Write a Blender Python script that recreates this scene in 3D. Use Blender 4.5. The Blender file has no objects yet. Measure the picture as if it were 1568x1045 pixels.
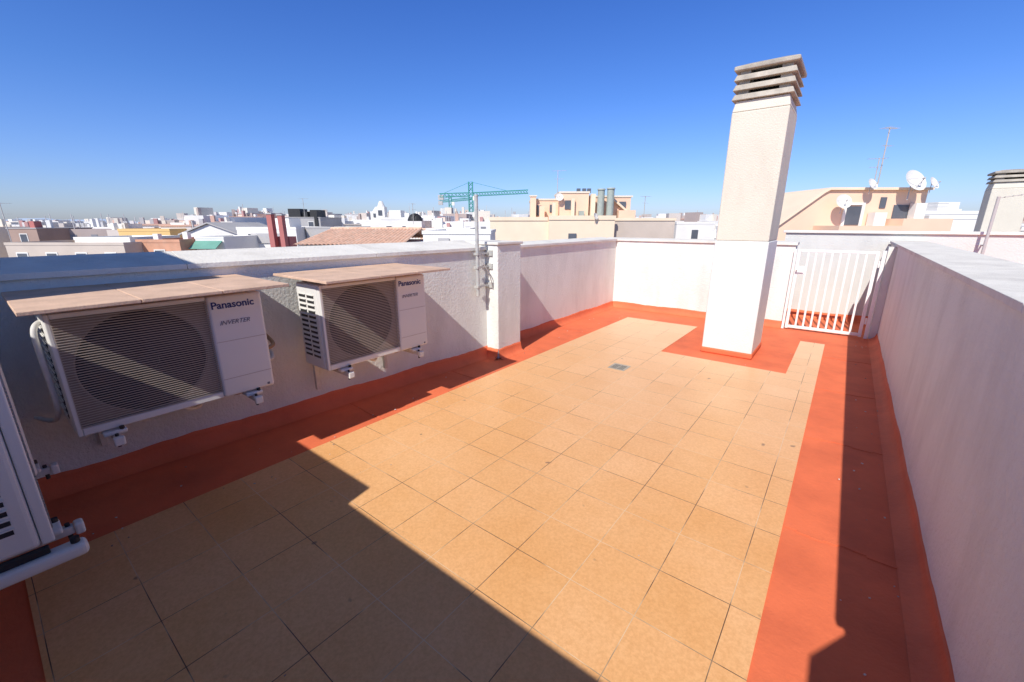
import bpy, bmesh, math, random
from mathutils import Vector, Matrix
random.seed(11)
scene = bpy.context.scene
PSI = math.radians(37.94)

# ------------------------------------------------------------ materials
def newmat(name):
    m = bpy.data.materials.new(name); m.use_nodes = True
    nt = m.node_tree
    return m, nt, nt.nodes, nt.links, nt.nodes["Principled BSDF"]

def mat(name, col, rough=0.75, var=0.08, scale=3.0, bump=0.0, bscale=90.0, metallic=0.0,
        dirt=0.0, dirtcol=(0.35, 0.32, 0.30), streak=False, spec=0.4, dpos=0.50):
    m, nt, N, L, P = newmat(name)
    tc = N.new("ShaderNodeTexCoord")
    n1 = N.new("ShaderNodeTexNoise"); n1.inputs["Scale"].default_value = scale
    n1.inputs["Detail"].default_value = 6
    L.new(tc.outputs["Object"], n1.inputs["Vector"])
    r1 = N.new("ShaderNodeValToRGB")
    r1.color_ramp.elements[0].position = 0.3; r1.color_ramp.elements[1].position = 0.7
    r1.color_ramp.elements[0].color = [c*(1-var) for c in col]+[1]
    r1.color_ramp.elements[1].color = [min(c*(1+var), 0.95) for c in col]+[1]
    L.new(n1.outputs["Fac"], r1.inputs["Fac"])
    out = r1.outputs["Color"]
    if dirt > 0:
        mp = N.new("ShaderNodeMapping")
        mp.inputs["Scale"].default_value = (2.6, 2.6, 0.9) if streak else (1.7, 1.7, 1.7)
        L.new(tc.outputs["Object"], mp.inputs["Vector"])
        n2 = N.new("ShaderNodeTexNoise"); n2.inputs["Scale"].default_value = 1.3
        n2.inputs["Detail"].default_value = 9; n2.inputs["Roughness"].default_value = 0.65
        L.new(mp.outputs["Vector"], n2.inputs["Vector"])
        r2 = N.new("ShaderNodeValToRGB")
        r2.color_ramp.elements[0].position = dpos; r2.color_ramp.elements[0].color = (0, 0, 0, 1)
        r2.color_ramp.elements[1].position = 0.78; r2.color_ramp.elements[1].color = (dirt, dirt, dirt, 1)
        L.new(n2.outputs["Fac"], r2.inputs["Fac"])
        mx = N.new("ShaderNodeMix"); mx.data_type = 'RGBA'
        L.new(r2.outputs["Color"], mx.inputs[0]); L.new(out, mx.inputs[6])
        mx.inputs[7].default_value = (*dirtcol, 1)
        out = mx.outputs[2]
    L.new(out, P.inputs["Base Color"])
    P.inputs["Roughness"].default_value = rough
    P.inputs["Metallic"].default_value = metallic
    P.inputs["Specular IOR Level"].default_value = spec
    if bump > 0:
        n3 = N.new("ShaderNodeTexNoise"); n3.inputs["Scale"].default_value = bscale
        n3.inputs["Detail"].default_value = 6; n3.inputs["Roughness"].default_value = 0.65
        L.new(tc.outputs["Object"], n3.inputs["Vector"])
        b = N.new("ShaderNodeBump"); b.inputs["Strength"].default_value = bump
        b.inputs["Distance"].default_value = 0.010
        L.new(n3.outputs["Fac"], b.inputs["Height"]); L.new(b.outputs["Normal"], P.inputs["Normal"])
    return m

M = {}
M['stucco'] = mat("white_stucco", (0.79, 0.785, 0.725), 0.9, 0.03, 2.0, 0.9, 42, dirt=0.6, dirtcol=(0.57, 0.545, 0.49), streak=True, dpos=.44, spec=.15)
M['stucco2'] = mat("grey_white_stucco", (0.66, 0.66, 0.61), 0.9, 0.04, 2.0, 0.8, 50, dirt=0.45, dirtcol=(0.48, 0.47, 0.44), streak=True, spec=.15)
M['coping'] = mat("weathered_coping", (0.78, 0.74, 0.665), 0.95, 0.06, 6.0, 0.6, 50, dirt=0.7, dirtcol=(0.50, 0.46, 0.41), spec=.05)
M['red'] = mat("red_membrane_paint", (0.77, 0.180, 0.078), 0.65, 0.08, 2.5, 0.3, 40, dirt=0.7, dirtcol=(0.52, 0.11, 0.055), spec=.2, dpos=.45)
M['acwhite'] = mat("ac_white_enamel", (0.76, 0.745, 0.69), 0.4, 0.02, 3)
M['acgrey'] = mat("ac_grille_wire", (0.50, 0.425, 0.35), 0.5, 0.03, 3)
M['acback'] = mat("ac_coil", (0.30, 0.25, 0.20), 0.6, 0.1, 30)
M['dark'] = mat("dark_plastic", (0.03, 0.03, 0.03), 0.6, 0.1, 8)
M['fan'] = mat("fan_plastic", (0.045, 0.042, 0.04), 0.5, 0.05, 8)
M['canopy'] = mat("canopy_board", (0.68, 0.465, 0.335), 0.85, 0.12, 7, 0.5, 60, dirt=0.6, dirtcol=(0.46, 0.31, 0.22), spec=.1)
M['galv'] = mat("galvanised_steel", (0.48, 0.48, 0.45), 0.5, 0.12, 20, metallic=0.15)
M['zinc'] = mat("bracket_zinc", (0.62, 0.61, 0.57), 0.5, 0.1, 20, metallic=0.05)
M['pipe'] = mat("pipe_insulation", (0.66, 0.64, 0.60), 0.7, 0.08, 20)
M['cable'] = mat("tan_cable", (0.42, 0.26, 0.15), 0.6, 0.08, 20)
M['blue'] = mat("blue_lettering", (0.015, 0.03, 0.16), 0.4, 0.02, 5)
M['grey'] = mat("grey_lettering", (0.16, 0.16, 0.2), 0.4, 0.02, 5)
M['gate'] = mat("gate_white_paint", (0.86, 0.855, 0.82), 0.35, 0.03, 6)
M['chimlow'] = mat("chimney_white", (0.77, 0.765, 0.72), 0.9, 0.03, 2, 0.6, 60, dirt=.3, dirtcol=(.62, .6, .56), spec=.15)
M['chimup'] = mat("chimney_cream", (0.70, 0.64, 0.525), 0.9, 0.05, 1.6, 0.6, 60, dirt=0.5, dirtcol=(0.57, 0.51, 0.41), streak=True, spec=.15)
M['concrete'] = mat("cap_concrete", (0.48, 0.43, 0.35), 0.9, 0.2, 7, 0.8, 50, dirt=0.8, dirtcol=(0.23, 0.20, 0.165), dpos=.42)
M['peach'] = mat("peach_render", (0.82, 0.66, 0.48), 0.85, 0.05, .5)
M['peach2'] = mat("pink_peach_render", (0.84, 0.58, 0.41), 0.85, 0.05, .5)
M['cream'] = mat("cream_render", (0.74, 0.66, 0.53), 0.85, 0.05, .4)
M['twhite'] = mat("whitewash", (0.80, 0.77, 0.71), 0.85, 0.08, .3)
M['tgrey'] = mat("grey_render", (0.46, 0.44, 0.42), 0.85, 0.1, .3)
M['ttan'] = mat("tan_render", (0.56, 0.47, 0.39), 0.85, 0.12, .3)
M['tbrown'] = mat("brown_brick", (0.36, 0.25, 0.20), 0.85, 0.12, .3)
M['tred'] = mat("red_render", (0.46, 0.16, 0.14), 0.85, 0.1, .3)
M['tyellow'] = mat("yellow_render", (0.74, 0.49, 0.20), 0.85, 0.06, .3)
M['torange'] = mat("terracotta_roof", (0.62, 0.32, 0.20), 0.85, 0.15, 1.2, dirt=0.5, dirtcol=(0.5, 0.36, 0.26))
M['tile_roof'] = mat("clay_tile_roof", (0.76, 0.47, 0.32), 0.85, 0.2, 3.0, dirt=0.7, dirtcol=(0.78, 0.63, 0.50))
M['glass'] = mat("window_dark", (0.10, 0.11, 0.13), 0.2, 0.2, .6)
M['green'] = mat("green_awning", (0.16, 0.36, 0.28), 0.8, 0.1, 1)
M['teal'] = mat("crane_teal", (0.05, 0.28, 0.24), 0.5, 0.1, 1)
M['vent'] = mat("vent_green_grey", (0.36, 0.40, 0.35), 0.6, 0.1, 3)
M['dish'] = mat("dish_offwhite", (0.74, 0.70, 0.64), 0.6, 0.04, 3)
M['ground'] = mat("town_ground", (0.32, 0.31, 0.30), 0.95, 0.25, .02)
M['sea'] = mat("sea_water", (0.24, 0.33, 0.43), 0.6, 0.1, .002, spec=.1)
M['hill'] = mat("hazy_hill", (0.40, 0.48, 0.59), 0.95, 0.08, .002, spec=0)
M['debris'] = mat("plaster_flakes", (0.62, 0.55, 0.50), 0.9, 0.3, 30)
def add_haze(c, k=.22): return tuple(a*(1-k)+b*k for a, b in zip(c, (.60, .61, .64)))  # mixes aerial haze into the colours of the far town
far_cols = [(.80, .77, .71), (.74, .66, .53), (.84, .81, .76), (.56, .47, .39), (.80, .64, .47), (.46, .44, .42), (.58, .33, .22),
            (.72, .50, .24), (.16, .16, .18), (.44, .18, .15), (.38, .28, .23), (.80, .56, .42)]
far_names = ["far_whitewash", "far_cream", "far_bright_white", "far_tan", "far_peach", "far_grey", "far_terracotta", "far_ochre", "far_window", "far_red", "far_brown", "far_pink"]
FAR = [mat(n, add_haze(c), .9, .08, .3, spec=.1) for n, c in zip(far_names, far_cols)]

def tile_material():
    m, nt, N, L, P = newmat("glazed_floor_tile")
    tc = N.new("ShaderNodeTexCoord")
    mp = N.new("ShaderNodeMapping"); mp.inputs["Location"].default_value = (0.455+0.308*40, -1.42+0.308*40, 0)
    L.new(tc.outputs["Object"], mp.inputs["Vector"])
    nd = N.new("ShaderNodeTexNoise"); nd.inputs["Scale"].default_value = 1.3
    L.new(tc.outputs["Object"], nd.inputs["Vector"])
    sub = N.new("ShaderNodeVectorMath"); sub.operation = 'SUBTRACT'
    L.new(nd.outputs["Color"], sub.inputs[0]); sub.inputs[1].default_value = (.5, .5, .5)
    sc = N.new("ShaderNodeVectorMath"); sc.operation = 'SCALE'; sc.inputs["Scale"].default_value = 0.006
    L.new(sub.outputs[0], sc.inputs[0])
    ad = N.new("ShaderNodeVectorMath"); ad.operation = 'ADD'
    L.new(mp.outputs[0], ad.inputs[0]); L.new(sc.outputs[0], ad.inputs[1])
    br = N.new("ShaderNodeTexBrick"); br.offset = 0; br.squash = 1
    br.inputs["Scale"].default_value = 1; br.inputs["Brick Width"].default_value = 0.308
    br.inputs["Row Height"].default_value = 0.308; br.inputs["Mortar Size"].default_value = 0.0019
    br.inputs["Mortar Smooth"].default_value = 0.2
    br.inputs["Color1"].default_value = (0.81, 0.425, 0.165, 1)
    br.inputs["Color2"].default_value = (0.85, 0.465, 0.200, 1)
    br.inputs["Mortar"].default_value = (0.5, 0.5, 0.5, 1)
    L.new(ad.outputs[0], br.inputs["Vector"])
    n1 = N.new("ShaderNodeTexNoise"); n1.inputs["Scale"].default_value = 65; n1.inputs["Detail"].default_value = 5
    n1.inputs["Roughness"].default_value = 0.7
    L.new(tc.outputs["Object"], n1.inputs["Vector"])
    r1 = N.new("ShaderNodeValToRGB")
    r1.color_ramp.elements[0].position = 0.35; r1.color_ramp.elements[0].color = (0.88, 0.83, 0.76, 1)
    r1.color_ramp.elements[1].position = 0.62; r1.color_ramp.elements[1].color = (1.04, 1.05, 1.06, 1)
    L.new(n1.outputs["Fac"], r1.inputs["Fac"])
    mu = N.new("ShaderNodeMix"); mu.data_type = 'RGBA'; mu.blend_type = 'MULTIPLY'; mu.inputs[0].default_value = 0.85
    L.new(br.outputs["Color"], mu.inputs[6]); L.new(r1.outputs["Color"], mu.inputs[7])
    n2 = N.new("ShaderNodeTexNoise"); n2.inputs["Scale"].default_value = 1.0; n2.inputs["Detail"].default_value = 8
    n2.inputs["Roughness"].default_value = 0.6
    L.new(tc.outputs["Object"], n2.inputs["Vector"])
    r2 = N.new("ShaderNodeValToRGB")
    r2.color_ramp.elements[0].position = 0.3; r2.color_ramp.elements[0].color = (0.93, 0.88, 0.80, 1)
    r2.color_ramp.elements[1].position = 0.7; r2.color_ramp.elements[1].color = (1.03, 1.10, 1.28, 1)
    L.new(n2.outputs["Fac"], r2.inputs["Fac"])
    mu2 = N.new("ShaderNodeMix"); mu2.data_type = 'RGBA'; mu2.blend_type = 'MULTIPLY'; mu2.inputs[0].default_value = 1
    L.new(mu.outputs[2], mu2.inputs[6]); L.new(r2.outputs["Color"], mu2.inputs[7])
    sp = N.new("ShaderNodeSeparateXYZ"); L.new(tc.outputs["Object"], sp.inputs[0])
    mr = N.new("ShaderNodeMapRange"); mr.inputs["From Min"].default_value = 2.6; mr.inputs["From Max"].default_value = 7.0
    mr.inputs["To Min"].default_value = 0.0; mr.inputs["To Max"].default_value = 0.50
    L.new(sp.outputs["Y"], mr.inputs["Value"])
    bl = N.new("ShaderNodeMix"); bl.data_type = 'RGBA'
    L.new(mr.outputs[0], bl.inputs[0]); L.new(mu2.outputs[2], bl.inputs[6]); bl.inputs[7].default_value = (.80, .58, .38, 1)  # far tiles blended paler: sky sheen painted into the colour
    n3 = N.new("ShaderNodeTexNoise"); n3.inputs["Scale"].default_value = 1.9; n3.inputs["Detail"].default_value = 3
    L.new(tc.outputs["Object"], n3.inputs["Vector"])
    r3 = N.new("ShaderNodeValToRGB")
    r3.color_ramp.elements[0].position = 0.46; r3.color_ramp.elements[0].color = (0.12, 0.07, 0.04, 1)
    r3.color_ramp.elements[1].position = 0.56; r3.color_ramp.elements[1].color = (0.80, 0.56, 0.34, 1)
    L.new(n3.outputs["Fac"], r3.inputs["Fac"])
    mx = N.new("ShaderNodeMix"); mx.data_type = 'RGBA'
    L.new(br.outputs["Fac"], mx.inputs[0]); L.new(bl.outputs[2], mx.inputs[6]); L.new(r3.outputs["Color"], mx.inputs[7])
    v = N.new("ShaderNodeTexNoise"); v.inputs["Scale"].default_value = 9; v.inputs["Detail"].default_value = 2
    L.new(tc.outputs["Object"], v.inputs["Vector"])
    r4 = N.new("ShaderNodeValToRGB")
    r4.color_ramp.elements[0].position = 0.735; r4.color_ramp.elements[0].color = (0, 0, 0, 1)
    r4.color_ramp.elements[1].position = 0.78; r4.color_ramp.elements[1].color = (0.7, 0.7, 0.7, 1)
    L.new(v.outputs["Fac"], r4.inputs["Fac"])
    mx2 = N.new("ShaderNodeMix"); mx2.data_type = 'RGBA'
    L.new(r4.outputs["Color"], mx2.inputs[0]); L.new(mx.outputs[2], mx2.inputs[6]); mx2.inputs[7].default_value = (.2, .12, .08, 1)
    L.new(mx2.outputs[2], P.inputs["Base Color"])
    P.inputs["Roughness"].default_value = 0.36
    P.inputs["Specular IOR Level"].default_value = 0.4
    b = N.new("ShaderNodeBump"); b.inputs["Strength"].default_value = 0.5; b.inputs["Distance"].default_value = 0.003
    inv = N.new("ShaderNodeMath"); inv.operation = 'SUBTRACT'; inv.inputs[0].default_value = 1
    L.new(br.outputs["Fac"], inv.inputs[1])
    am = N.new("ShaderNodeMath"); am.operation = 'MULTIPLY_ADD'; am.inputs[1].default_value = 0.15
    L.new(n1.outputs["Fac"], am.inputs[0]); L.new(inv.outputs[0], am.inputs[2])
    L.new(am.outputs[0], b.inputs["Height"]); L.new(b.outputs["Normal"], P.inputs["Normal"])
    return m
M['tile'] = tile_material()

# ------------------------------------------------------------ geometry helpers
def empty(name, loc=(0, 0, 0), rz=0):
    e = bpy.data.objects.new(name, None); e.empty_display_size = 0.2
    e.location = loc; e.rotation_euler = (0, 0, rz)
    scene.collection.objects.link(e); return e

class G:
    def __init__(s): s.bm = bmesh.new()
    def box(s, x0, x1, y0, y1, z0, z1, mi=0, mtx=None):
        vs = [Vector((x, y, z)) for z in (z0, z1) for y in (y0, y1) for x in (x0, x1)]
        if mtx: vs = [mtx @ v for v in vs]
        v = [s.bm.verts.new(p) for p in vs]
        for f in ((0, 2, 3, 1), (4, 5, 7, 6), (0, 1, 5, 4), (2, 6, 7, 3), (0, 4, 6, 2), (1, 3, 7, 5)):
            s.bm.faces.new([v[i] for i in f]).material_index = mi
        return s
    def loft(s, A, Bp, mi=0, caps=True):
        a = [s.bm.verts.new(p) for p in A]; b = [s.bm.verts.new(p) for p in Bp]; n = len(a)
        for i in range(n):
            s.bm.faces.new((a[i], a[(i+1) % n], b[(i+1) % n], b[i])).material_index = mi
        if caps:
            s.bm.faces.new(a[::-1]).material_index = mi; s.bm.faces.new(b).material_index = mi
        return s
    def cyl(s, p0, p1, r0, r1=None, seg=12, mi=0):
        r1 = r0 if r1 is None else r1
        p0 = Vector(p0); p1 = Vector(p1); d = (p1-p0).normalized()
        u = d.orthogonal().normalized(); w = d.cross(u)
        A = [p0+(u*math.cos(t)+w*math.sin(t))*r0 for t in [2*math.pi*i/seg for i in range(seg)]]
        Bq = [p1+(u*math.cos(t)+w*math.sin(t))*r1 for t in [2*math.pi*i/seg for i in range(seg)]]
        return s.loft(A, Bq, mi)
    def beam(s, p0, p1, w, mi=0): return s.cyl(p0, p1, w*0.7, seg=4, mi=mi)
    def done(s, name, mats, parent=None, bevel=0, smooth=False, rz=0, loc=None):
        bmesh.ops.recalc_face_normals(s.bm, faces=s.bm.faces)
        me = bpy.data.meshes.new(name); s.bm.to_mesh(me); s.bm.free()
        if not isinstance(mats, (list, tuple)): mats = [mats]
        for m in mats: me.materials.append(m)
        if smooth:
            for p in me.polygons: p.use_smooth = True
        o = bpy.data.objects.new(name, me); scene.collection.objects.link(o)
        if parent: o.parent = parent
        o.rotation_euler[2] = rz
        if loc: o.location = loc
        if bevel:
            b = o.modifiers.new("bev", 'BEVEL'); b.width = bevel; b.segments = 3; b.limit_method = 'ANGLE'
        return o

def tube(name, pts, r, m, parent=None):
    cu = bpy.data.curves.new(name, 'CURVE'); cu.dimensions = '3D'; cu.bevel_depth = r; cu.bevel_resolution = 3
    sp = cu.splines.new('NURBS'); sp.points.add(len(pts)-1)
    for p, q in zip(sp.points, pts): p.co = (*q, 1)
    sp.use_endpoint_u = True; sp.order_u = 3
    cu.materials.append(m)
    o = bpy.data.objects.new(name, cu); scene.collection.objects.link(o)
    if parent: o.parent = parent
    return o

def text(name, body, size, loc, m, parent, shear=0, off=0.0):
    cu = bpy.data.curves.new(name, 'FONT'); cu.body = body; cu.size = size; cu.shear = shear
    cu.offset = off; cu.extrude = 0.0008; cu.materials.append(m)
    o = bpy.data.objects.new(name, cu); scene.collection.objects.link(o)
    o.location = loc; o.rotation_euler = (math.pi/2, 0, 0); o.parent = parent
    return o

# ------------------------------------------------------------ terrace floor
G().box(-3.97, 9.0, -1.6, 9.0, -0.30, 0.0).done("terrace_floor", M['red'])
g = G()
Z = 0.006
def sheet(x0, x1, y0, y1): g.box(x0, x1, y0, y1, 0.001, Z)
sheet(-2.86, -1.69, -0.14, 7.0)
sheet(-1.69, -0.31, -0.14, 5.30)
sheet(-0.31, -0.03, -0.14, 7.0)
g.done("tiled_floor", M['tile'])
G().box(-4.3, 9.6, -7, 14, -18, -0.31).done("apartment_building", M['cream'])
g = G()
for y in (1.15, 2.45, 3.75, 5.0, 6.3):
    n = 8
    for i in range(n):
        x = -.025+.47*i/n
        g.box(x, x+.47/n+.001, y+.012*math.sin(i*1.3+y), y+.012*math.sin(i*1.3+y)+.02, .0005, .0035+.0005*(i % 2))
for y in (1.9, 3.1, 5.6):
    for i in range(7): g.box(-3.5+.09*i, -3.41+.09*i, y+.01*math.sin(i), y+.02+.01*math.sin(i), .0005, .0035+.0005*(i % 2))
g.done("membrane_laps", M['red'])
g = G()
for i in range(130):
    if i < 60: x, y = random.uniform(-3.3, -2.7), random.uniform(0, 7.4)
    elif i < 90: x, y = random.uniform(.2, .45), random.uniform(1.5, 7.4)
    else: x, y = random.uniform(-2.8, 0), random.uniform(.3, 6.8)
    s = random.uniform(.002, .007) if i < 90 else random.uniform(.0015, .004)
    mt = Matrix.Translation((x, y, .0075)) @ Matrix.Rotation(random.random()*6, 4, 'Z')
    g.box(-s, s, -s*.6, s*.7, 0, s*.5, random.choice([0, 0, 1]), mt)
g.done("floor_grit", [M['debris'], M['tbrown']])

e = empty("floor_drain", (-1.85, 4.38, 0))
G().box(-.10, .10, -.10, .10, 0.006, 0.010).done("frame", M['concrete'], e, bevel=.002)
g = G()
for i in range(5):
    for j in range(2): g.box(-.075+j*.08, -.005+j*.08, -.07+i*.03, -.060+i*.03, .010, .0112)
g.done("slots", M['dark'], e)

# ------------------------------------------------------------ parapet walls
def coping_loft(name, P0, P1, n, ht, hb, parent, ov=.03, segs=3):
    g = G()
    for k in range(segs):
        a = k/segs; b = (k+1)/segs-0.0006
        rings = []
        for t in (a, b):
            x = P0[0]+(P1[0]-P0[0])*t; y = P0[1]+(P1[1]-P0[1])*t
            L = math.hypot(*n); ux, uy = n[0]/L, n[1]/L
            f = (x-ux*ov, y-uy*ov); bk = (x+ux*(L+ov), y+uy*(L+ov))
            rings.append([(f[0], f[1], ht), (f[0], f[1], ht+.035), (bk[0], bk[1], hb), (bk[0], bk[1], ht)])
        g.loft(rings[0], rings[1])
    return g.done(name, M['coping'], parent, bevel=.003)

def skirt(name, P0, P1, n, parent, h=.11, w=.05):
    bm = bmesh.new(); L = math.hypot(P1[0]-P0[0], P1[1]-P0[1]); k = max(3, int(L/.06)); rows = []
    for i in range(k+1):
        t = i/k; x = P0[0]+(P1[0]-P0[0])*t; y = P0[1]+(P1[1]-P0[1])*t
        hh = h+.007*math.sin(i*.37)+random.uniform(-.004, .004)
        rows.append([bm.verts.new((x+n[0]*d, y+n[1]*d, z)) for d, z in
                     ((w+.03, .002), (w, .012), (w*.35, .045), (.008, hh*.8), (.006, hh), (-.004, hh+.002))])
    for i in range(k):
        for j in range(5):
            bm.faces.new((rows[i][j], rows[i+1][j], rows[i+1][j+1], rows[i][j+1]))
    bmesh.ops.recalc_face_normals(bm, faces=bm.faces)
    me = bpy.data.meshes.new(name); bm.to_mesh(me); bm.free(); me.materials.append(M['red'])
    for p in me.polygons: p.use_smooth = True
    o = bpy.data.objects.new(name, me); scene.collection.objects.link(o); o.parent = parent

e = empty("parapet_wall")
A = [(-3.62, -.5, 0), (-3.62, -.5, 1.30), (-3.97, -.5, 1.30), (-3.97, -.5, 0)]
Bq = [(-3.33, 3.77, 0), (-3.33, 3.77, 1.30), (-3.68, 3.77, 1.30), (-3.68, 3.77, 0)]
G().loft(A, Bq).done("wall", M['stucco'], e)
coping_loft("coping", (-3.62, -.5), (-3.33, 3.765), (-.35, .024), 1.302, 1.405, e)
skirt("skirting", (-3.62, -.5), (-3.33, 3.77), (1, -.07), e, .13)
e = empty("wall_pillar")
G().box(-3.70, -3.15, 3.772, 4.22, 0, 1.36).done("shaft", M['stucco'], e, bevel=.012)
G().box(-3.72, -3.13, 3.752, 4.24, 1.361, 1.395).done("cap", M['coping'], e, bevel=.008)
skirt("skirting", (-3.15, 3.77), (-3.15, 4.22), (1, 0), e, .12)
skirt("skirting_side", (-3.33, 3.77), (-3.15, 3.77), (0, -1), e, .12)
e = empty("parapet_wall")
G().box(-3.80, -3.52, 4.222, 7.78, 0, 1.28).done("wall", M['stucco'], e)
coping_loft("coping", (-3.52, 4.245), (-3.52, 7.745), (-.28, 0), 1.282, 1.345, e)
skirt("skirting", (-3.52, 4.22), (-3.52, 7.78), (1, 0), e)
e = empty("parapet_wall")
G().box(-3.80, -.62, 7.782, 8.03, 0, 1.28).done("wall", M['stucco'], e)
coping_loft("coping", (-3.80, 7.78), (-.60, 7.78), (0, .25), 1.282, 1.335, e)
skirt("skirting", (-3.52, 7.78), (-.62, 7.78), (0, -1), e)
e = empty("parapet_wall")
pr = [(-1.4, 0), (8.99, 0), (8.99, 1.30), (.48, 1.30), (-.22, 1.78), (-1.4, 1.78)]
G().loft([(.53, y, z) for y, z in pr], [(.90, y, z) for y, z in pr]).done("wall", M['stucco'], e)
coping_loft("coping", (.53, 8.95), (.53, .50), (.37, 0), 1.302, 1.345, e, ov=.025, segs=5)
skirt("skirting", (.53, -.4), (.53, 7.9), (-1, 0), e, .10, .06)
G().box(.44, .529, 7.74, 7.95, 0, 1.29).done("gate_pier", M['stucco'], e)
e = empty("boundary_wall")
G().box(-.9, 9.0, 9.0, 9.22, 0, 1.44).done("wall", M['stucco2'], e)
G().box(-.94, 9.0, 8.96, 9.26, 1.441, 1.485).done("coping", M['coping'], e, bevel=.008)
skirt("skirting", (-.9, 9.0), (.53, 9.0), (0, -1), e)
e = empty("stairwell_tower")
G().box(-1.75, .529, -.80, -.5, 0, 1.50).done("low_wall", M['stucco'], e)
G().box(-3.62, -1.751, -.80, -.5, 0, 1.66).done("stepped_wall", M['stucco'], e)
G().box(-4.6, -2.95, -1.9, -.81, 0, 3.0).done("head_wall", M['stucco'], e)
skirt("skirting", (-3.62, -.5), (.53, -.5), (0, 1), e)

# ------------------------------------------------------------ gate
e = empty("metal_gate", (-.58, 7.72, -.04))
g = G()
W = .94
for x in (0, W-.04): g.box(x, x+.04, 0, .04, .06, 1.27)
g.box(.041, W-.041, .002, .038, 1.23, 1.268); g.box(.041, W-.041, .002, .038, .07, .11)
g.done("frame", M['gate'], e, bevel=.004)
g = G()
for i in range(8):
    x = .04+(W-.08)*(i+1)/9
    g.box(x-.013, x+.013, .006, .034, .111, 1.229)
g.done("bars", M['gate'], e, bevel=.003)
g = G().box(.97, 1.01, -.01, .03, 0.045, 1.28)
for z in (.25, 1.05): g.cyl((.955, .01, z), (.955, .01, z+.09), .012)
g.done("hinge_post", M['gate'], e, bevel=.004)
g = G().box(.005, .12, -.006, .046, .90, 1.02)
g.box(.02, .035, -.06, -.005, .955, .968); g.box(.02, .12, -.06, -.048, .955, .968)
g.done("lock", M['gate'], e, bevel=.003)
G().box(-.045, -.012, -.01, .05, 0.045, 1.27).done("strike_post", M['gate'], e, bevel=.004)

# ------------------------------------------------------------ chimney
def chimney(name, x0, x1, y0, y1, zl, zt, n, pitch, up, low, top_extra=.05, plinth=True):
    e = empty(name)
    if zl > 0:
        G().box(x0, x1, y0, y1, 0, zl).done("shaft_lower", low, e, bevel=.012)
    G().box(x0+.006, x1-.006, y0+.006, y1-.006, max(zl, 0)+.001, zt-.12).done("shaft_upper", up, e, bevel=.012)
    cx, cy = (x0+x1)/2, (y0+y1)/2
    def ring(hx, hy, z): return [(cx-hx, cy-hy, z), (cx+hx, cy-hy, z), (cx+hx, cy+hy, z), (cx-hx, cy+hy, z)]
    hx, hy = (x1-x0)/2, (y1-y0)/2
    g = G()
    g.loft(ring(hx-.006, hy-.006, zt-.119), ring(hx-.03, hy-.03, zt-.005))
    g.done("shoulder", up, e, bevel=.01)
    g = G()
    for sx in (-1, 1):
        for sy in (-1, 1):
            px, py = cx+sx*(hx-.09), cy+sy*(hy-.09)
            g.box(px-.05, px+.05, py-.05, py+.05, zt-.01, zt+n*pitch)
    g.done("corner_posts", M['concrete'], e)
    G().box(cx-hx+.16, cx+hx-.16, cy-hy+.16, cy+hy-.16, zt-.01, zt+n*pitch-.01).done("flue_dark", M['dark'], e)
    g = G()
    for i in range(n):
        z = zt+i*pitch
        O0, O1 = ring(hx+.012, hy+.012, z), ring(hx-.010, hy-.010, z+pitch*.60)
        I0, I1 = ring(hx-.07, hy-.07, z), ring(hx-.09, hy-.09, z+pitch*.60)
        bm = g.bm
        V = [[bm.verts.new(p) for p in R] for R in (O0, O1, I1, I0)]
        for a in range(4):
            for k in range(4):
                bm.faces.new((V[a][k], V[a][(k+1) % 4], V[(a+1) % 4][(k+1) % 4], V[(a+1) % 4][k]))
    g.done("louvre_slabs", M['concrete'], e, bevel=.006)
    z = zt+n*pitch
    g = G().loft(ring(hx+.02, hy+.02, z), ring(hx+.02, hy+.02, z+.045))
    g.loft(ring(hx+.01, hy+.01, z+.046), ring(hx-.12, hy-.14, z+.046+top_extra))
    g.done("cap", M['concrete'], e, bevel=.012)
    if plinth:
        G().box(x0-.012, x1+.012, y0-.012, y1+.012, .001, .075).done("red_plinth", M['red'], e, bevel=.02)
    return e
chimney("chimney", -1.28, -.71, 5.63, 6.33, 1.40, 2.91, 3, .096, M['chimup'], M['chimlow'])
chimney("chimney", 2.05, 2.60, 12.8, 13.4, 0, 2.38, 2, .08, M['chimup'], M['chimlow'], .03, False)

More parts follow.
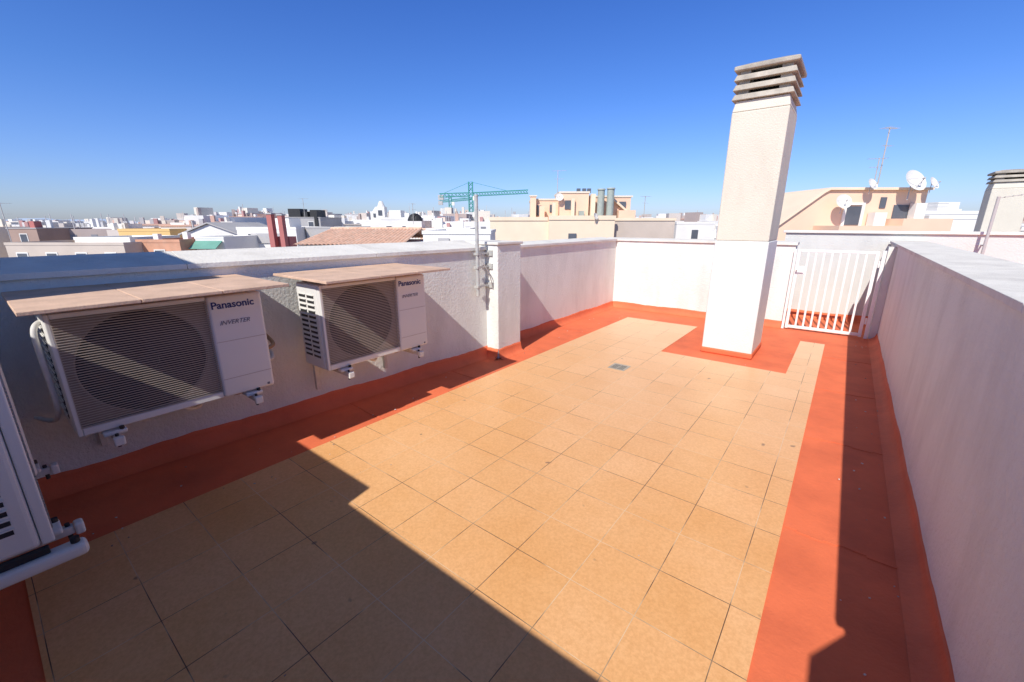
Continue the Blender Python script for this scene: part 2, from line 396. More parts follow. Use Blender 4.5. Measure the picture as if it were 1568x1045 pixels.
# ------------------------------------------------------------ AC units
def ac_unit(loc, rz, W=.97, H=.65, D=.34, canopy=True, wallgap=.2, logo=True):
    e = empty("air_conditioner", loc, rz)
    G().box(0, W, .035, D, 0, H).done("casing", M['acwhite'], e, bevel=.018)
    gx0, gx1 = .025, W*.685
    g = G()
    g.box(0.004, gx0, 0, .034, .004, H-.004); g.box(gx0, gx1, 0, .034, .004, .045); g.box(gx0, gx1, 0, .034, H-.03, H-.004)
    g.done("front_frame", M['acwhite'], e, bevel=.006)
    G().box(gx1, W-.003, -.012, .034, .004, H-.004).done("side_panel", M['acwhite'], e, bevel=.016)
    g = G()
    for z in (.12, .36): g.box(gx1+.012, W-.015, -.0135, -.0115, z, z+.003)
    g.done("panel_seams", M['acgrey'], e)
    cx, cz, R = (gx0+gx1)/2, H/2+.005, .288
    z0, z1 = .045, H-.03
    bm = bmesh.new(); an = [2*math.pi*i/64 for i in range(64)]
    for X, Y in ((gx0, z0), (gx1, z0), (gx0, z1), (gx1, z1)): an.append(math.atan2(Y-cz, X-cx) % (2*math.pi))
    an = sorted(set(an)); rings = []
    for t in an:
        c, s = math.cos(t), math.sin(t)
        k = min(((gx1-cx)/c if c > 1e-6 else (gx0-cx)/c if c < -1e-6 else 9), ((z1-cz)/s if s > 1e-6 else (z0-cz)/s if s < -1e-6 else 9))
        rings.append((bm.verts.new((cx+k*c, .030, cz+k*s)), bm.verts.new((cx+R*c, .024, cz+R*s)), bm.verts.new((cx+R*.97*c, .032, cz+R*.97*s)), bm.verts.new((cx+R*.93*c, .034, cz+R*.93*s))))
    n = len(rings); mi = (0, 0, 1)
    for i in range(n):
        a, b = rings[i], rings[(i+1) % n]
        for j in range(3):
            f = bm.faces.new((a[j], b[j], b[j+1], a[j+1])); f.material_index = mi[j]
    f = bm.faces.new([r[3] for r in rings]); f.material_index = 1
    bmesh.ops.recalc_face_normals(bm, faces=bm.faces)
    me = bpy.data.meshes.new("shroud"); bm.to_mesh(me); bm.free(); me.materials.append(M['acback']); me.materials.append(M['dark'])
    o = bpy.data.objects.new("shroud", me); scene.collection.objects.link(o); o.parent = e
    g = G(); g.cyl((cx, .033, cz), (cx, .012, cz), .06, .05, 24)
    for k in range(3):
        a0 = k*2*math.pi/3
        A = []; Bv = []
        for q in range(9):
            t = a0+q*.17; ro = .255*(1-.002*q*q)
            A.append(g.bm.verts.new((cx+.055*math.cos(t), .020+.0012*q, cz+.055*math.sin(t))))
            Bv.append(g.bm.verts.new((cx+ro*math.cos(t+.25), .014+.002*q, cz+ro*math.sin(t+.25))))
        for q in range(8): g.bm.faces.new((A[q], A[q+1], Bv[q+1], Bv[q]))
    g.done("fan", M['fan'], e)
    g = G(); nb = 44
    for i in range(nb):
        z = z0+.006+(z1-z0-.012)*i/(nb-1)
        g.box(gx0-.002, gx1+.002, -.004, .000, z-.0019, z+.0019)
    for i in (0, 2):
        x = gx0+(gx1-gx0)*i/2
        g.box(x-.0015, x+.0015, .0005, .004, z0, z1)
    g.done("grille", M['acgrey'], e)
    g = G(); h = G()
    for c in range(2):
        for r in range(13):
            y = .085+c*.12; z = .09+r*.038
            g.box(-.0022, .001, y, y+.095, z, z+.022)
            h.box(-.008, -.0025, y-.004, y+.099, z+.021, z+.0255)
    g.done("side_slots", M['dark'], e); h.done("side_louvres", M['acwhite'], e)
    G().box(W+.001, W+.05, .12, .30, .06, .30).done("valve_cover", M['acwhite'], e, bevel=.02)
    g = G(); f = G(); d = G()
    for x in (.14, W-.14):
        g.box(x-.016, x+.016, -.055, D+wallgap, -.062, -.028)
        g.box(x-.016, x+.016, D+wallgap-.035, D+wallgap-.002, -.30, -.063)
        f.box(x-.05, x+.05, -.025, .03, -.027, -.003); f.box(x-.05, x+.05, D-.06, D, -.027, -.003)
        f.box(x-.024, x+.024, -.085, -.056, -.072, -.022)
        d.cyl((x+.03, -.012, -.02), (x+.03, -.012, .012), .011); d.cyl((x, -.04, -.09), (x, -.04, -.015), .008)
    g.done("wall_brackets", M['zinc'], e, bevel=.003); f.done("mount_feet", M['acwhite'], e, bevel=.008)
    d.done("bolts", M['dark'], e)
    if logo:
        text("maker_lettering", "Panasonic", .060, (gx1+.016, -.0135, H-.082), M['blue'], e, off=.0012)
        text("label_lettering", "INVERTER", .038, (gx1+.045, -.0135, H-.185), M['grey'], e, shear=.35)
        G().box(W-.05, W-.035, -.0135, -.011, .02, .035).done("badge", M['grey'], e)
    if canopy:
        c = empty("canopy_sheet", (0, 0, 0)); c.parent = e
        g = G()
        xs = [-.08, .33, .68, W+.07]
        for a, b in zip(xs[:-1], xs[1:]):
            A = [(a, -.27, H+.040), (a, D+wallgap+.0, H+.040), (a, D+wallgap, H+.058), (a, -.27, H+.058)]
            g.loft(A, [(b-.003, y, z) for _, y, z in A])
        g.done("board", M['canopy'], c, bevel=.003)
        g = G()
        for x in (.06, W-.06):
            g.beam((x, .03, H-.002), (x, .03, H+.042), .02); g.beam((x, D-.03, H-.002), (x, D-.03, H+.042), .02)
        g.done("stays", M['zinc'], c)
    return e

a1 = ac_unit((-2.95, .165, .535), math.pi/2, wallgap=.27)
a2 = ac_unit((-2.92, 1.505, .525), math.pi/2, wallgap=.16)
a3 = ac_unit((-2.16, -.01, .45), math.pi, canopy=False, wallgap=.14, logo=False)
G().box(-.035, .035, -.075, .47, -.085, -.032).done("side_rail", M['acwhite'], a3, bevel=.018)
g = G(); g.cyl((0, -.045, -.031), (0, -.045, -.010), .014)
g.done("rail_bolt", M['dark'], a3)
G().box(-.012, .012, .02, .30, -.030, -.002).done("rubber_strip", M['dark'], a3, bevel=.004)
for a, wg in ((a1, .27), (a2, .16)):
    tube("liquid_pipe", [(1.0, .22, .12), (1.08, .24, .10), (1.10, .34, .16), (1.06, .34+wg*.8, .24), (1.04, .34+wg, .26)], .018, M['pipe'], a)
    tube("gas_pipe", [(1.0, .22, .20), (1.07, .22, .20), (1.13, .30, .22), (1.12, .34+wg, .30)], .014, M['cable'], a)
    tube("drain_hose", [(.45, .2, -.01), (.5, .2, -.08), (.62, .3, -.12), (.72, .34+wg*.7, -.05), (.78, .34+wg, .02)], .011, M['pipe'], a)
    tube("power_cable", [(.95, .25, .02), (.88, .27, -.09), (.78, .3, -.10), (.66, .34+wg*.6, -.02), (.60, .34+wg, .03)], .008, M['cable'], a)
    G().cyl((.70, .34+wg+.02, -.03), (.70, .34+wg-.03, -.03), .05, .035, 16).done("wall_grommet", M['acwhite'], a)
tube("hose", [(.0, .10, .60), (-.035, .06, .60), (-.035, .05, .45), (-.03, .06, .25), (-.03, .10, .12), (-.05, .3, .02), (-.10, .6, -.02)], .012, M['pipe'], a1)

# ------------------------------------------------------------ antenna mast on pillar
e = empty("antenna_mast", (-3.27, 3.56, 0))
g = G(); g.cyl((0, 0, .80), (0, 0, 1.88), .020, seg=14); g.cyl((0, 0, 1.88), (0, 0, 1.90), .022, seg=14)
g.done("pole", M['galv'], e)
g = G()
for z in (.90, 1.12, 1.27):
    g.beam((0, 0, z), (.0, .205, z), .016); g.box(-.05, .05, .19, .21, z-.03, z+.03); g.box(-.03, .03, -.028, .028, z-.014, z+.014)
g.done("clamps", M['galv'], e)
tube("coax", [(.0, -.022, 1.3), (.06, .05, 1.15), (.07, .15, 1.0), (.05, .2, .86)], .006, M['tgrey'], e)

def yagi(name, loc, z0, z1, L=.9, rz=0, n=7, s=1.0, m='tgrey'):
    e = empty(name, loc, rz)
    G().cyl((0, 0, z0), (0, 0, z1), .016*s, seg=8).done("pole", M[m], e)
    g = G(); zt = z1-.05
    g.beam((-L*.4, 0, zt), (L*.6, 0, zt), .010*s)
    for i in range(n):
        x = -L*.4+L*i/(n-1); w = (.30-.02*i)*L/.9
        g.beam((x, -w, zt), (x, w, zt), .006*s)
    zz = z0+(z1-z0)*.72
    g.beam((-.25*L, 0, zz), (.45*L, 0, zz), .010*s)
    for i in range(4): g.beam((-.2*L+.2*L*i, -.18*L, zz), (-.2*L+.2*L*i, .18*L, zz), .006*s)
    g.done("elements", M[m], e); return e
e = empty("antenna_mast", (1.5, 8.8, 0))
g = G(); g.cyl((0, 0, .6), (0, 0, 1.95), .018); g.beam((0, 0, 1.3), (0, .2, 1.3), .016); g.beam((0, 0, .8), (0, .2, .8), .016)
g.beam((0, 0, 1.93), (.35, -.05, 1.99), .01)
for i in range(5): g.beam((.05+i*.07, -.1, 1.94+i*.01), (.05+i*.07, .1, 1.94+i*.01), .007)
g.done("pole", M['tgrey'], e)

# ------------------------------------------------------------ town (laid out on axes turned to the camera heading)
def bld(name, r0, r1, d0, d1, zt, wall, base=-18, parapet=.0, rows=1, win=True, wz=1.3, roof=None, wsp=2.6):
    e = empty(name, (0, 0, 0), PSI)
    G().box(r0, r1, d0, d1, base, zt).done("walls", wall, e)
    if parapet:
        g = G(); t = .18
        g.box(r0-.04, r1+.04, d0-.04, d0+t, zt+.001, zt+parapet); g.box(r0-.04, r1+.04, d1-t, d1, zt+.001, zt+parapet)
        g.box(r0-.04, r0+t, d0+t, d1-t, zt+.001, zt+parapet); g.box(r1-t, r1+.04, d0+t, d1-t, zt+.001, zt+parapet)
        g.done("parapet", roof or wall, e)
    else:
        G().box(r0-.1, r1+.1, d0-.1, d1+.1, zt+.001, zt+.12).done("roof", roof or M['tgrey'], e)
    if win:
        g = G(); f = G(); n = max(1, int((r1-r0)/wsp))
        for rr in range(rows):
            for i in range(n):
                x = r0+(r1-r0)*(i+.5)/n; z = zt-wz-rr*3
                f.box(x-.55, x+.55, d0-.05, d0-.001, z-.75, z+.65)
                g.box(x-.45, x+.45, d0-.07, d0-.051, z-.65, z+.55)
        f.done("window_frames", M['twhite'], e); g.done("windows", M['glass'], e)
    return e
def child_box(e, name, m, *boxes, bevel=0):
    g = G()
    for b in boxes: g.box(*b)
    return g.done(name, m, e, bevel=bevel)

b = bld("tan_house", -47, -36, 40, 47, -.35, M['ttan'], parapet=.25, rows=2)
b = bld("brown_house", -69.5, -65.5, 60, 68, .9, M['tbrown'], rows=2)
child_box(b, "chimney_stack", M['tred'], (-67.4, -66.7, 61, 62, 1.0, 1.9))
b = bld("white_house", -46.5, -40.6, 46, 53, -.1, M['twhite'], parapet=.3, rows=2)
b = bld("yellow_house", -54.3, -47.2, 60, 70, .55, M['tyellow'], parapet=.35, rows=2)
child_box(b, "roof_room", M['twhite'], (-50, -48, 64, 67, .6, 1.7))
b = bld("orange_house", -36.5, -32.3, 42, 50, -.2, M['torange'], parapet=.3, rows=2)
child_box(b, "chimney_stack", M['twhite'], (-35.6, -35.1, 43, 43.5, -.2, .6), (-33.4, -32.9, 44, 44.5, -.2, .75))
b = bld("awning_house", -32.2, -29.3, 44, 50, .1, M['twhite'], parapet=.2, rows=2)
g = G(); g.loft([(-32.1, 43.9, -.1), (-32.1, 42.7, -.8), (-32.1, 42.7, -.85), (-32.1, 43.9, -.2)], [(-29.4, 43.9, -.1), (-29.4, 42.7, -.8), (-29.4, 42.7, -.85), (-29.4, 43.9, -.2)])
g.done("awning", M['green'], b)

def gable(name, r0, r1, d0, d1, ze, zr, wall, roof):
    e = empty(name, (0, 0, 0), PSI)
    G().box(r0, r1, d0, d1, -18, ze).done("walls", wall, e)
    rm = (r0+r1)/2
    G().loft([(r0, d0+.01, ze+.001), (rm, d0+.01, zr), (r1, d0+.01, ze+.001)], [(r0, d1, ze+.001), (rm, d1, zr), (r1, d1, ze+.001)]).done("gable", wall, e)
    G().loft([(r0-.3, d0-.3, ze-.05), (rm, d0-.3, zr+.05), (rm, d0-.3, zr+.2), (r0-.3, d0-.3, ze+.1)], [(r0-.3, d1, ze-.05), (rm, d1, zr+.05), (rm, d1, zr+.2), (r0-.3, d1, ze+.1)]).done("roof_left", roof, e)
    G().loft([(r1+.3, d0-.3, ze-.05), (rm+.01, d0-.3, zr+.05), (rm+.01, d0-.3, zr+.2), (r1+.3, d0-.3, ze+.1)], [(r1+.3, d1, ze-.05), (rm+.01, d1, zr+.05), (rm+.01, d1, zr+.2), (r1+.3, d1, ze+.1)]).done("roof_right", roof, e)
    g = G()
    for i in range(3):
        x = r0+(r1-r0)*(i+.5)/3; g.box(x-.4, x+.4, d0-.04, d0-.001, ze-1.5, ze-.4)
    g.done("windows", M['glass'], e)
    return e
gable("gabled_house", -41.8, -34.6, 55, 66, .2, 1.55, M['twhite'], M['tgrey'])
b = bld("white_apartments", -31.6, -24.8, 50, 60, .9, M['twhite'], parapet=.3, rows=2, wz=1.0)
child_box(b, "roof_room", M['twhite'], (-30, -27.5, 54, 57, .9, 2.2)); child_box(b, "shutters", M['tgrey'], (-30, -26, 49.85, 49.92, -.6, .5))
b = bld("grey_apartments", -24.6, -19.5, 52, 60, 1.0, M['tgrey'], parapet=.2, rows=2)
e = empty("red_chimney_stack", (0, 0, 0), PSI)
G().box(-22.4, -21.95, 40, 40.6, -3, 2.4).box(-21.4, -21.0, 40, 40.6, -3, 2.3).box(-22.5, -20.9, 40.7, 42, -3, .4).done("stacks", M['tred'], e)
G().box(-22.46, -21.89, 39.94, 40.66, 2.401, 2.52).box(-21.46, -20.94, 39.94, 40.66, 2.301, 2.42).done("caps", M['tgrey'], e)
b = bld("dark_roof_building", -42, -35, 80, 90, 2.6, M['tgrey'], rows=2)
child_box(b, "plant", M['dark'], (-41.2, -39, 81, 84, 2.7, 4.2), (-38.5, -37.7, 81, 83, 2.7, 3.7), (-37.2, -35.6, 81, 84, 2.7, 4.0), (-36, -35.4, 79.8, 80.6, 0, 3.9))
e = empty("tiled_roof_house", (0, 0, 0), PSI)
G().box(-11, -5.8, 22.3, 31.5, -18, .50).done("walls", M['twhite'], e)
bm = bmesh.new(); nu = 26*8; rows = []
for i in range(nu+1):
    x = -11.2+5.6*i/nu; w = .06*abs(math.sin(math.pi*i/8))
    rows.append([bm.verts.new((x, y, z+w)) for y, z in ((22, .53), (24.5, .90), (27, 1.27), (32, .53))])
for i in range(nu):
    for j in range(3): bm.faces.new((rows[i][j], rows[i+1][j], rows[i+1][j+1], rows[i][j+1]))
me = bpy.data.meshes.new("roof"); bm.to_mesh(me); bm.free(); me.materials.append(M['tile_roof'])
o = bpy.data.objects.new("roof", me); scene.collection.objects.link(o); o.parent = e
G().cyl((-11.2, 27, 1.27), (-5.6, 27, 1.27), .11, seg=10).done("ridge", M['tile_roof'], e)
e = empty("white_church", (0, 0, 0), PSI)
g = G().box(-31, -21, 90, 110, -18, 1.8).box(-29.6, -27.6, 92, 94, 1.8, 4.0).box(-28, -26.2, 90.5, 92.5, 1.8, 4.9).box(-25, -21.5, 91, 95, 1.8, 3.4)
g.cyl((-27.1, 91.5, 4.9), (-27.1, 91.5, 6.0), .8, .35, 10); g.cyl((-28.6, 93, 4.0), (-28.6, 93, 4.9), .9, .2, 8)
g.cyl((-23.3, 93, 3.4), (-23.3, 93, 4.0), 1.5, .9, 12)
g.done("walls", M['twhite'], e)
child_box(e, "belfry_openings", M['glass'], (-27.5, -26.7, 90.4, 90.49, 3.2, 4.2), (-29, -28.2, 91.9, 91.99, 2.8, 3.6), (-24.6, -23.9, 90.9, 90.99, 1.9, 2.7))
e = empty("domed_tower", (0, 0, 0), PSI)
G().box(-14.6, -12.4, 60, 62.2, -18, 1.9).done("walls", M['twhite'], e)
g = G()
for i in range(5):
    t0, t1 = i*.3, (i+1)*.3
    g.cyl((-13.5, 61.1, 1.91+1.05*math.sin(t0)), (-13.5, 61.1, 1.91+1.05*math.sin(t1)), 1.05*math.cos(t0), max(.03, 1.05*math.cos(t1)), 16)
g.done("dome", M['dark'], e)
bld("pink_house", -12.3, -9, 58, 66, .8, M['peach2'], parapet=.2)
b = bld("white_tower_block", -22.5, -17, 75, 84, 2.2, M['twhite'], parapet=.4, rows=2, wz=1.6)
child_box(b, "roof_room", M['twhite'], (-21.5, -19.5, 77, 80, 2.2, 3.8), (-18.6, -17.8, 76, 77, 2.2, 3.3))
b = bld("white_terrace_house", -4.1, -1.0, 20, 26, 1.12, M['twhite'], parapet=.16, win=False)
child_box(b, "roof_door", M['tgrey'], (-3.4, -2.9, 19.9, 19.98, .2, .95))
b = bld("white_low_house", -6.5, -3.2, 33, 40, 1.05, M['twhite'], parapet=.2, win=False)
child_box(b, "chimney_stack", M['twhite'], (-5.8, -5.3, 33.2, 33.7, 1.1, 2.0), (-4.2, -3.8, 34, 34.4, 1.1, 1.8))

# --- peach block in the centre
e = empty("peach_apartment_block", (0, 0, 0), PSI)
G().box(-2.5, 4.2, 50, 62, -18, 1.9).box(4.2, 11.6, 49.4, 62, -18, 1.98).done("walls", M['peach'], e)
G().box(11.61, 18.8, 50.5, 62, -18, 1.9).done("annexe_wall", M['ttan'], e)
g = G().box(-2.6, 4.1, 49.9, 50.2, 1.901, 2.3).box(4.15, 11.7, 49.3, 49.6, 1.981, 2.45).box(11.71, 18.9, 50.4, 50.7, 1.901, 2.2)
g.done("parapet", M['peach'], e)
g = G().box(2.4, 6.4, 54, 60, 1.9, 4.3).box(5.6, 9.0, 52, 58, 1.99, 5.0).box(9.2, 14.2, 53, 59, 1.99, 4.6).box(2.2, 2.9, 53.3, 53.9, 1.99, 4.7).box(3.3, 3.9, 52.8, 53.4, 1.99, 3.6)
g.box(12.6, 14.6, 52.0, 52.9, 1.99, 3.1)
g.done("roof_rooms", M['peach2'], e)
g = G().box(2.3, 6.5, 53.9, 60.1, 4.301, 4.5).box(5.5, 9.1, 51.9, 58.1, 5.001, 5.2).box(9.1, 14.4, 52.9, 59.1, 4.601, 4.8).box(2.1, 3.0, 53.2, 54, 4.701, 4.85)
g.done("roof_slabs", M['cream'], e)
g = G()
for x, r, z in ((10.3, .40, 5.3), (11.4, .42, 5.4)):
    g.cyl((x, 51.4, 2.0), (x, 51.4, z), r, seg=14); g.cyl((x, 51.4, z), (x, 51.4, z+.15), r*1.25, r*1.1, 14)
g.box(7.8, 8.4, 51.2, 51.8, 1.99, 3.0)
g.done("vent_ducts", M['vent'], e)
g = G().box(3.0, 3.6, 53.9, 53.99, 2.5, 3.7).box(6.2, 7.0, 51.9, 51.99, 3.2, 4.2).box(12.8, 13.6, 52.8, 52.99, 3.5, 4.1).box(4.6, 5.3, 53.9, 53.99, 2.9, 3.8)
for x in (8.0, 8.7, 9.3): g.box(x, x+.45, 55, 55.4, 5.2, 5.75)
g.box(6.4, 7.3, 49.25, 49.39, -.9, .5)
g.done("openings", M['glass'], e)
g = G().loft([(11.9, 52.4, 4.6), (14.6, 52.4, 2.4), (14.6, 52.4, 2.15), (11.9, 52.4, 4.3)], [(11.9, 52.8, 4.6), (14.6, 52.8, 2.4), (14.6, 52.8, 2.15), (11.9, 52.8, 4.3)])
g.box(6.9, 7.3, 51.5, 51.8, 2, 4.4).box(9.2, 9.7, 51.5, 52.2, 2, 4.9).box(4.7, 5.1, 51.5, 52, 2, 3.9)
g.done("stair_slope", M['peach'], e)
c0, s0 = math.cos(PSI), math.sin(PSI)
def W2(r, d): return (r*c0-d*s0, r*s0+d*c0, 0)
yagi("tv_antenna", W2(5.4, 53), 4.2, 7.6, 1.6, .4, s=2.6)
yagi("tv_antenna", W2(16.2, 54), 1.9, 4.8, 1.2, 1.0, s=2.4)
yagi("tv_antenna", W2(-38.2, 81), 2.6, 6.0, 1.5, .8, s=2.6)
yagi("tv_antenna", W2(-46.3, 40), -.1, 3.4, 1.3, .8, s=2)
yagi("tv_antenna", W2(-13.5, 60), 1.5, 4.2, 1.2, 2, s=2.2)

def dish(name, loc, R, tilt=.45, rz=0):
    e = empty(name, loc, rz)
    bm = bmesh.new(); rg = []
    for i in range(6):
        r = R*i/5; y = .28*R*(i/5)**2
        rg.append([bm.verts.new((r*math.cos(t), -y, r*math.sin(t))) for t in [2*math.pi*k/24 for k in range(24)]] if i else [bm.verts.new((0, 0, 0))])
    for k in range(24):
        bm.faces.new((rg[0][0], rg[1][k], rg[1][(k+1) % 24]))
        for i in range(1, 5): bm.faces.new((rg[i][k], rg[i+1][k], rg[i+1][(k+1) % 24], rg[i][(k+1) % 24]))
    me = bpy.data.meshes.new("reflector"); bm.to_mesh(me); bm.free(); me.materials.append(M['dish'])
    for p in me.polygons: p.use_smooth = True
    o = bpy.data.objects.new("reflector", me); scene.collection.objects.link(o); o.parent = e; o.rotation_euler[0] = -tilt
    g = G(); g.cyl((0, .15*R, -1.5*R), (0, .1*R, 0), .05*R); tip = (0, -.95*R, .25*R)
    g.beam((0, -.1*R, -.85*R), tip, .05*R); g.cyl(tip, (0, -.8*R, .2*R), .09*R)
    g.beam((-.8*R, -.15*R, .2*R), tip, .04*R); g.beam((.8*R, -.15*R, .2*R), tip, .04*R)
    g.done("mount", M['tgrey'], e); return e
def dz(r, d, z): p = W2(r, d); return (p[0], p[1], z)
dish("satellite_dish", dz(3.9+1.6, 51.6, 4.5), .45, .4, PSI)
dish("satellite_dish", dz(9.3, 49.1, 2.35), .38, .3, PSI+.8)

# --- right peach penthouse
e = empty("peach_penthouse", (0, 0, 0), PSI)
pl = [(18.3, -18), (28.0, -18), (28.0, 3.75), (21.3, 3.75), (20.9, 3.55), (18.3, 1.5)]
G().loft([(x, 30, z) for x, z in pl], [(x, 38, z) for x, z in pl]).done("walls", M['peach2'], e)
tr = [(18.1, 1.55), (20.85, 3.72), (21.3, 3.92), (28.2, 3.92), (28.2, 3.76), (21.3, 3.76), (20.95, 3.56), (18.1, 1.35)]
G().loft([(x, 29.8, z) for x, z in tr], [(x, 38.2, z) for x, z in tr]).done("roof_edge", M['peach'], e)
G().box(20.7, 25.2, 27.6, 29.99, -18, 1.45).box(25.2, 28.4, 28.2, 29.99, -18, 1.9).done("terrace_walls", M['peach2'], e)
g = G().box(22.7, 23.7, 29.93, 29.99, 1.5, 2.7).box(25.9, 26.9, 29.93, 29.99, 1.5, 2.8).box(24.9, 25.3, 29.93, 29.99, 2.6, 3.3)
g.done("windows", M['glass'], e)
G().box(22.5, 22.69, 29.9, 29.99, 1.4, 2.8).box(23.71, 23.9, 29.9, 29.99, 1.4, 2.8).box(22.5, 23.9, 29.9, 29.99, 2.801, 2.95).done("window_frames", M['twhite'], e)
G().box(24.2, 25.0, 29.3, 29.9, 1.45, 2.3).box(26.9, 27.6, 29.4, 29.9, 1.9, 2.9).done("chimney_stacks", M['twhite'], e)
dish("satellite_dish", dz(26.1, 29.2, 4.2), .74, .5, PSI+.15)
dish("satellite_dish", dz(21.8, 29.2, 2.95), .48, .4, PSI-.1)
dish("satellite_dish", dz(23.6, 29.4, 4.05), .38, .5, PSI+.3)
dish("satellite_dish", dz(27.5, 29.3, 4.1), .42, .5, PSI+.4)
yagi("tv_antenna", W2(24.9, 30.5), 3.7, 7.7, 1.1, PSI+.3, s=2.6)
yagi("tv_antenna", W2(24.4, 30.2), 3.7, 5.8, 1.0, PSI+2.8, s=2.2)
b = bld("white_roof_house", 37, 43.5, 40, 48, 2.4, M['twhite'], parapet=.3, win=False)
child_box(b, "roof_rooms", M['twhite'], (39.5, 41.5, 41, 44, 2.4, 3.5)); child_box(b, "rail", M['galv'], (37.5, 39.3, 39.8, 39.85, 3.0, 3.05), (37.5, 39.3, 39.8, 39.85, 3.3, 3.35))
b = bld("white_penthouse", 32.3, 36.5, 34, 40, 1.9, M['twhite'], parapet=.3, win=False)
child_box(b, "shutter", M['tgrey'], (33, 33.8, 33.9, 33.98, .5, 1.8))
bld("white_roof_house", 22.6, 27.8, 60, 68, 1.5, M['twhite'], parapet=.3)
bld("cream_house", 17.6, 22, 70, 78, 1.9, M['cream'], parapet=.3)

# --- crane
def lattice(g, p0, p1, w, n):
    p0 = Vector(p0); p1 = Vector(p1); d = (p1-p0).normalized(); up = Vector((0, 0, 1)) if abs(d.z) < .7 else Vector((0, 1, 0))
    u = d.cross(up).normalized()*w/2; v = d.cross(u).normalized()*w/2
    C = [u+v, u-v, -u-v, -u+v]
    for c in C: g.beam(p0+c, p1+c, w*.20)
    for i in range(n):
        a = p0+(p1-p0)*i/n; b = p0+(p1-p0)*(i+1)/n
        for k in range(4): g.beam(a+C[k], b+C[(k+1) % 4], w*.14)
def crane(name, r, d, ztop, zj, rj, rc, w=1.1):
    e = empty(name, (0, 0, 0), PSI)
    g = G(); lattice(g, (r, d, -18), (r, d, ztop), w*1.2, 22)
    g.done("mast", M['teal'], e)
    g = G(); lattice(g, (r+.7, d, zj), (rj, d, zj+.9), w, 20); lattice(g, (r-.7, d, zj), (rc, d, zj-.3), w, 8)
    g.beam((r, d, ztop), (r+(rj-r)*.65, d, zj+1.1), .12); g.beam((r, d, ztop), (rc+1, d, zj+.2), .12)
    g.done("jib", M['teal'], e)
    child_box(e, "counterweight", M['tgrey'], (rc-.5, rc+1.3, d-.6, d+.6, zj-1.8, zj-.2)); child_box(e, "cab", M['twhite'], (r+.8, r+2.0, d-1.5, d-.6, zj-2.0, zj-.6))
crane("tower_crane", -13.9, 150, 15.0, 11.0, 5.4, -24.4)
crane("tower_crane", -26.5, 190, 13.0, 11.0, -16, -31, .9)

# --- distant town mass
g = G()
wts = [0]*38+[1]*18+[2]*14+[3]*6+[4]*6+[5]*3+[11]*4+[7]*1+[10]*1
for k in range(3400):
    d = 62*math.exp(random.random()**.85*2.7)
    r = random.uniform(-1.32, 1.42)*d
    if 45 < d < 75 and -4 < r < 30: continue
    if d < 95 and (-45 < r < -17): continue
    w = random.uniform(3.5, 10)*(1+d/900); dp = random.uniform(5, 12)
    pxh = random.choice([random.uniform(-22, -4)]*4+[random.uniform(-8, 4)]*4+[random.uniform(0, 10)])
    if -.62*d < r < -.05*d and random.random() < .25: pxh = random.uniform(3, 16); w *= .55
    if r < -.75*d: pxh = min(pxh, random.uniform(-16, -3))
    if d > 400: pxh = min(pxh, random.uniform(-6, 1))
    if d > 300 and r < -.65*d: pxh = min(pxh, -3.5)
    zt = max(1.6+.00144*d*pxh, -12)
    mi = random.choice(wts)
    mt = Matrix.Translation((r, d, 0)) @ Matrix.Rotation(random.uniform(-.5, .5), 4, 'Z')
    g.box(-w/2, w/2, 0, dp, -18, zt, mi, mt)
    if random.random() < .3: g.box(-w/2-.15, w/2+.15, -.15, dp+.15, zt+.01, zt+.25, random.choice([6, 5, 0, 3]), mt)
    if random.random() < .7:
        x = random.uniform(-w/2, w/2-2); h = random.uniform(.8, 2.4)*min(1, .4+d/250)
        g.box(x, x+random.uniform(1, 2.5), 1, 3.5, zt+.01, zt+h, random.choice([0, 0, 1, 3, mi]), mt)
    for _ in range(random.randint(0, 4)):
        x = random.uniform(-w/2+.3, w/2-.6); h = random.uniform(.5, 1.6)
        g.box(x, x+.5, .5, 1, zt+.01, zt+h, random.choice([0, 0, 9, 10, 1, 6, 5]), mt)
    if random.random() < .3:
        x = random.uniform(-w/2+.3, w/2-.6); g.box(x, x+.08, .5, .58, zt, zt+random.uniform(1.5, 3), 5, mt)
    if d < 420:
        n = int(w/2.4)
        for i in range(n):
            x = -w/2+w*(i+.5)/n
            for rr in range(2):
                if random.random() < .8: g.box(x-.4, x+.4, -.06, -.01, zt-1.9-rr*3, zt-.8-rr*3, 8, mt)
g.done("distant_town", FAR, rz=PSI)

# ground, sea, hills
G().box(-25000, 25000, -3000, 25000, -19, -18.02).done("ground", M['ground'], rz=PSI)
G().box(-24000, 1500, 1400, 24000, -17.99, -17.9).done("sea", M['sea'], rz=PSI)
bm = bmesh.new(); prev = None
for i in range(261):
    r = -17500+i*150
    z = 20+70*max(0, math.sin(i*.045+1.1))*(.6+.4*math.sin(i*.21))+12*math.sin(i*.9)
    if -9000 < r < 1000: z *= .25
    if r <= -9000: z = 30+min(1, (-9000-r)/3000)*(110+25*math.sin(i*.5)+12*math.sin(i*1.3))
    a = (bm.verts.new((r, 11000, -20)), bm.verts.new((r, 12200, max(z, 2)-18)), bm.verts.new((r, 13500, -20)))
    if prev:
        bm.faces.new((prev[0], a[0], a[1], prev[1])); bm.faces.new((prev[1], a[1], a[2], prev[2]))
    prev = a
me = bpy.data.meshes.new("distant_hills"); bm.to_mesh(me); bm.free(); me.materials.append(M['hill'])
o = bpy.data.objects.new("distant_hills", me); o.rotation_euler[2] = PSI; scene.collection.objects.link(o)

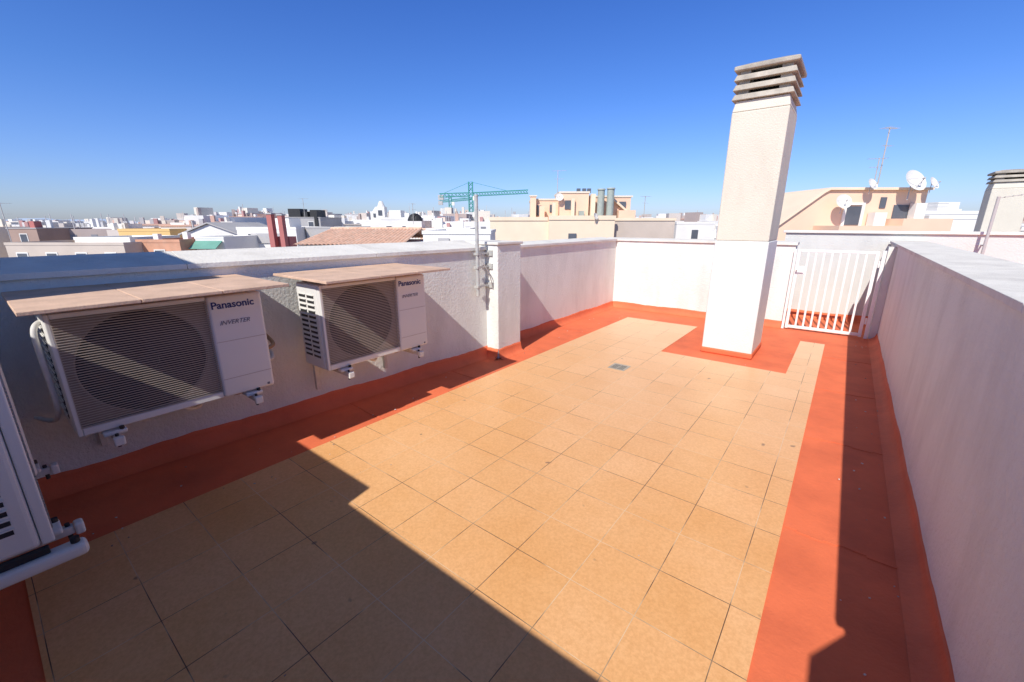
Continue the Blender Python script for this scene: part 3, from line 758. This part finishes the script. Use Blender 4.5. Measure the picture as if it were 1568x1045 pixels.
# ------------------------------------------------------------ light
sun_to = Vector((.218, -1.067, 1.0))
el = math.atan2(1.0, math.hypot(.218, 1.067)); az = math.atan2(.218, -1.067)
ld = bpy.data.lights.new("sun", 'SUN'); ld.energy = 5.0; ld.angle = math.radians(.5); ld.color = (1, .96, .90)
lo = bpy.data.objects.new("sun", ld); scene.collection.objects.link(lo)
lo.rotation_euler = (-sun_to).to_track_quat('-Z', 'Y').to_euler()
w = bpy.data.worlds.new("World"); scene.world = w; w.use_nodes = True
N = w.node_tree.nodes; L = w.node_tree.links
sky = N.new("ShaderNodeTexSky"); sky.sky_type = 'NISHITA'; sky.sun_disc = False
sky.sun_elevation = el; sky.sun_rotation = az; sky.altitude = 50
sky.air_density = 1.0; sky.dust_density = 0.6; sky.ozone_density = 3.0
tc = N.new("ShaderNodeTexCoord"); sx = N.new("ShaderNodeSeparateXYZ"); L.new(tc.outputs["Generated"], sx.inputs[0])
rp = N.new("ShaderNodeValToRGB"); cr = rp.color_ramp
cr.elements[0].position = 0.0; cr.elements[0].color = (.50, .55, .78, 1)
cr.elements[1].position = 1.0; cr.elements[1].color = (.22, .25, .28, 1)
for p, c in ((.10, (.40, .51, .82, 1)), (.24, (.29, .46, .81, 1)), (.50, (.19, .385, .82, 1)), (.68, (.20, .27, .40, 1))):
    q = cr.elements.new(p); q.color = c
L.new(sx.outputs["Z"], rp.inputs["Fac"])
sc2 = N.new("ShaderNodeVectorMath"); sc2.operation = 'MULTIPLY'
L.new(sky.outputs[0], sc2.inputs[0]); L.new(rp.outputs["Color"], sc2.inputs[1])
sc3 = N.new("ShaderNodeVectorMath"); sc3.operation = 'SCALE'; sc3.inputs["Scale"].default_value = 1.9
L.new(sc2.outputs[0], sc3.inputs[0])
L.new(sc3.outputs[0], N["Background"].inputs["Color"]); N["Background"].inputs["Strength"].default_value = 0.105

# ------------------------------------------------------------ camera
cd = bpy.data.cameras.new("camera"); cd.lens = 36*645/1568; cd.sensor_width = 36; cd.clip_start = .02; cd.clip_end = 60000
co = bpy.data.objects.new("camera", cd); scene.collection.objects.link(co)
co.location = (0, 0, 1.6); co.rotation_euler = (math.radians(90-15.6), 0, PSI)
scene.camera = co
scene.view_settings.view_transform = 'Standard'; scene.view_settings.look = 'None'; scene.view_settings.exposure = 0
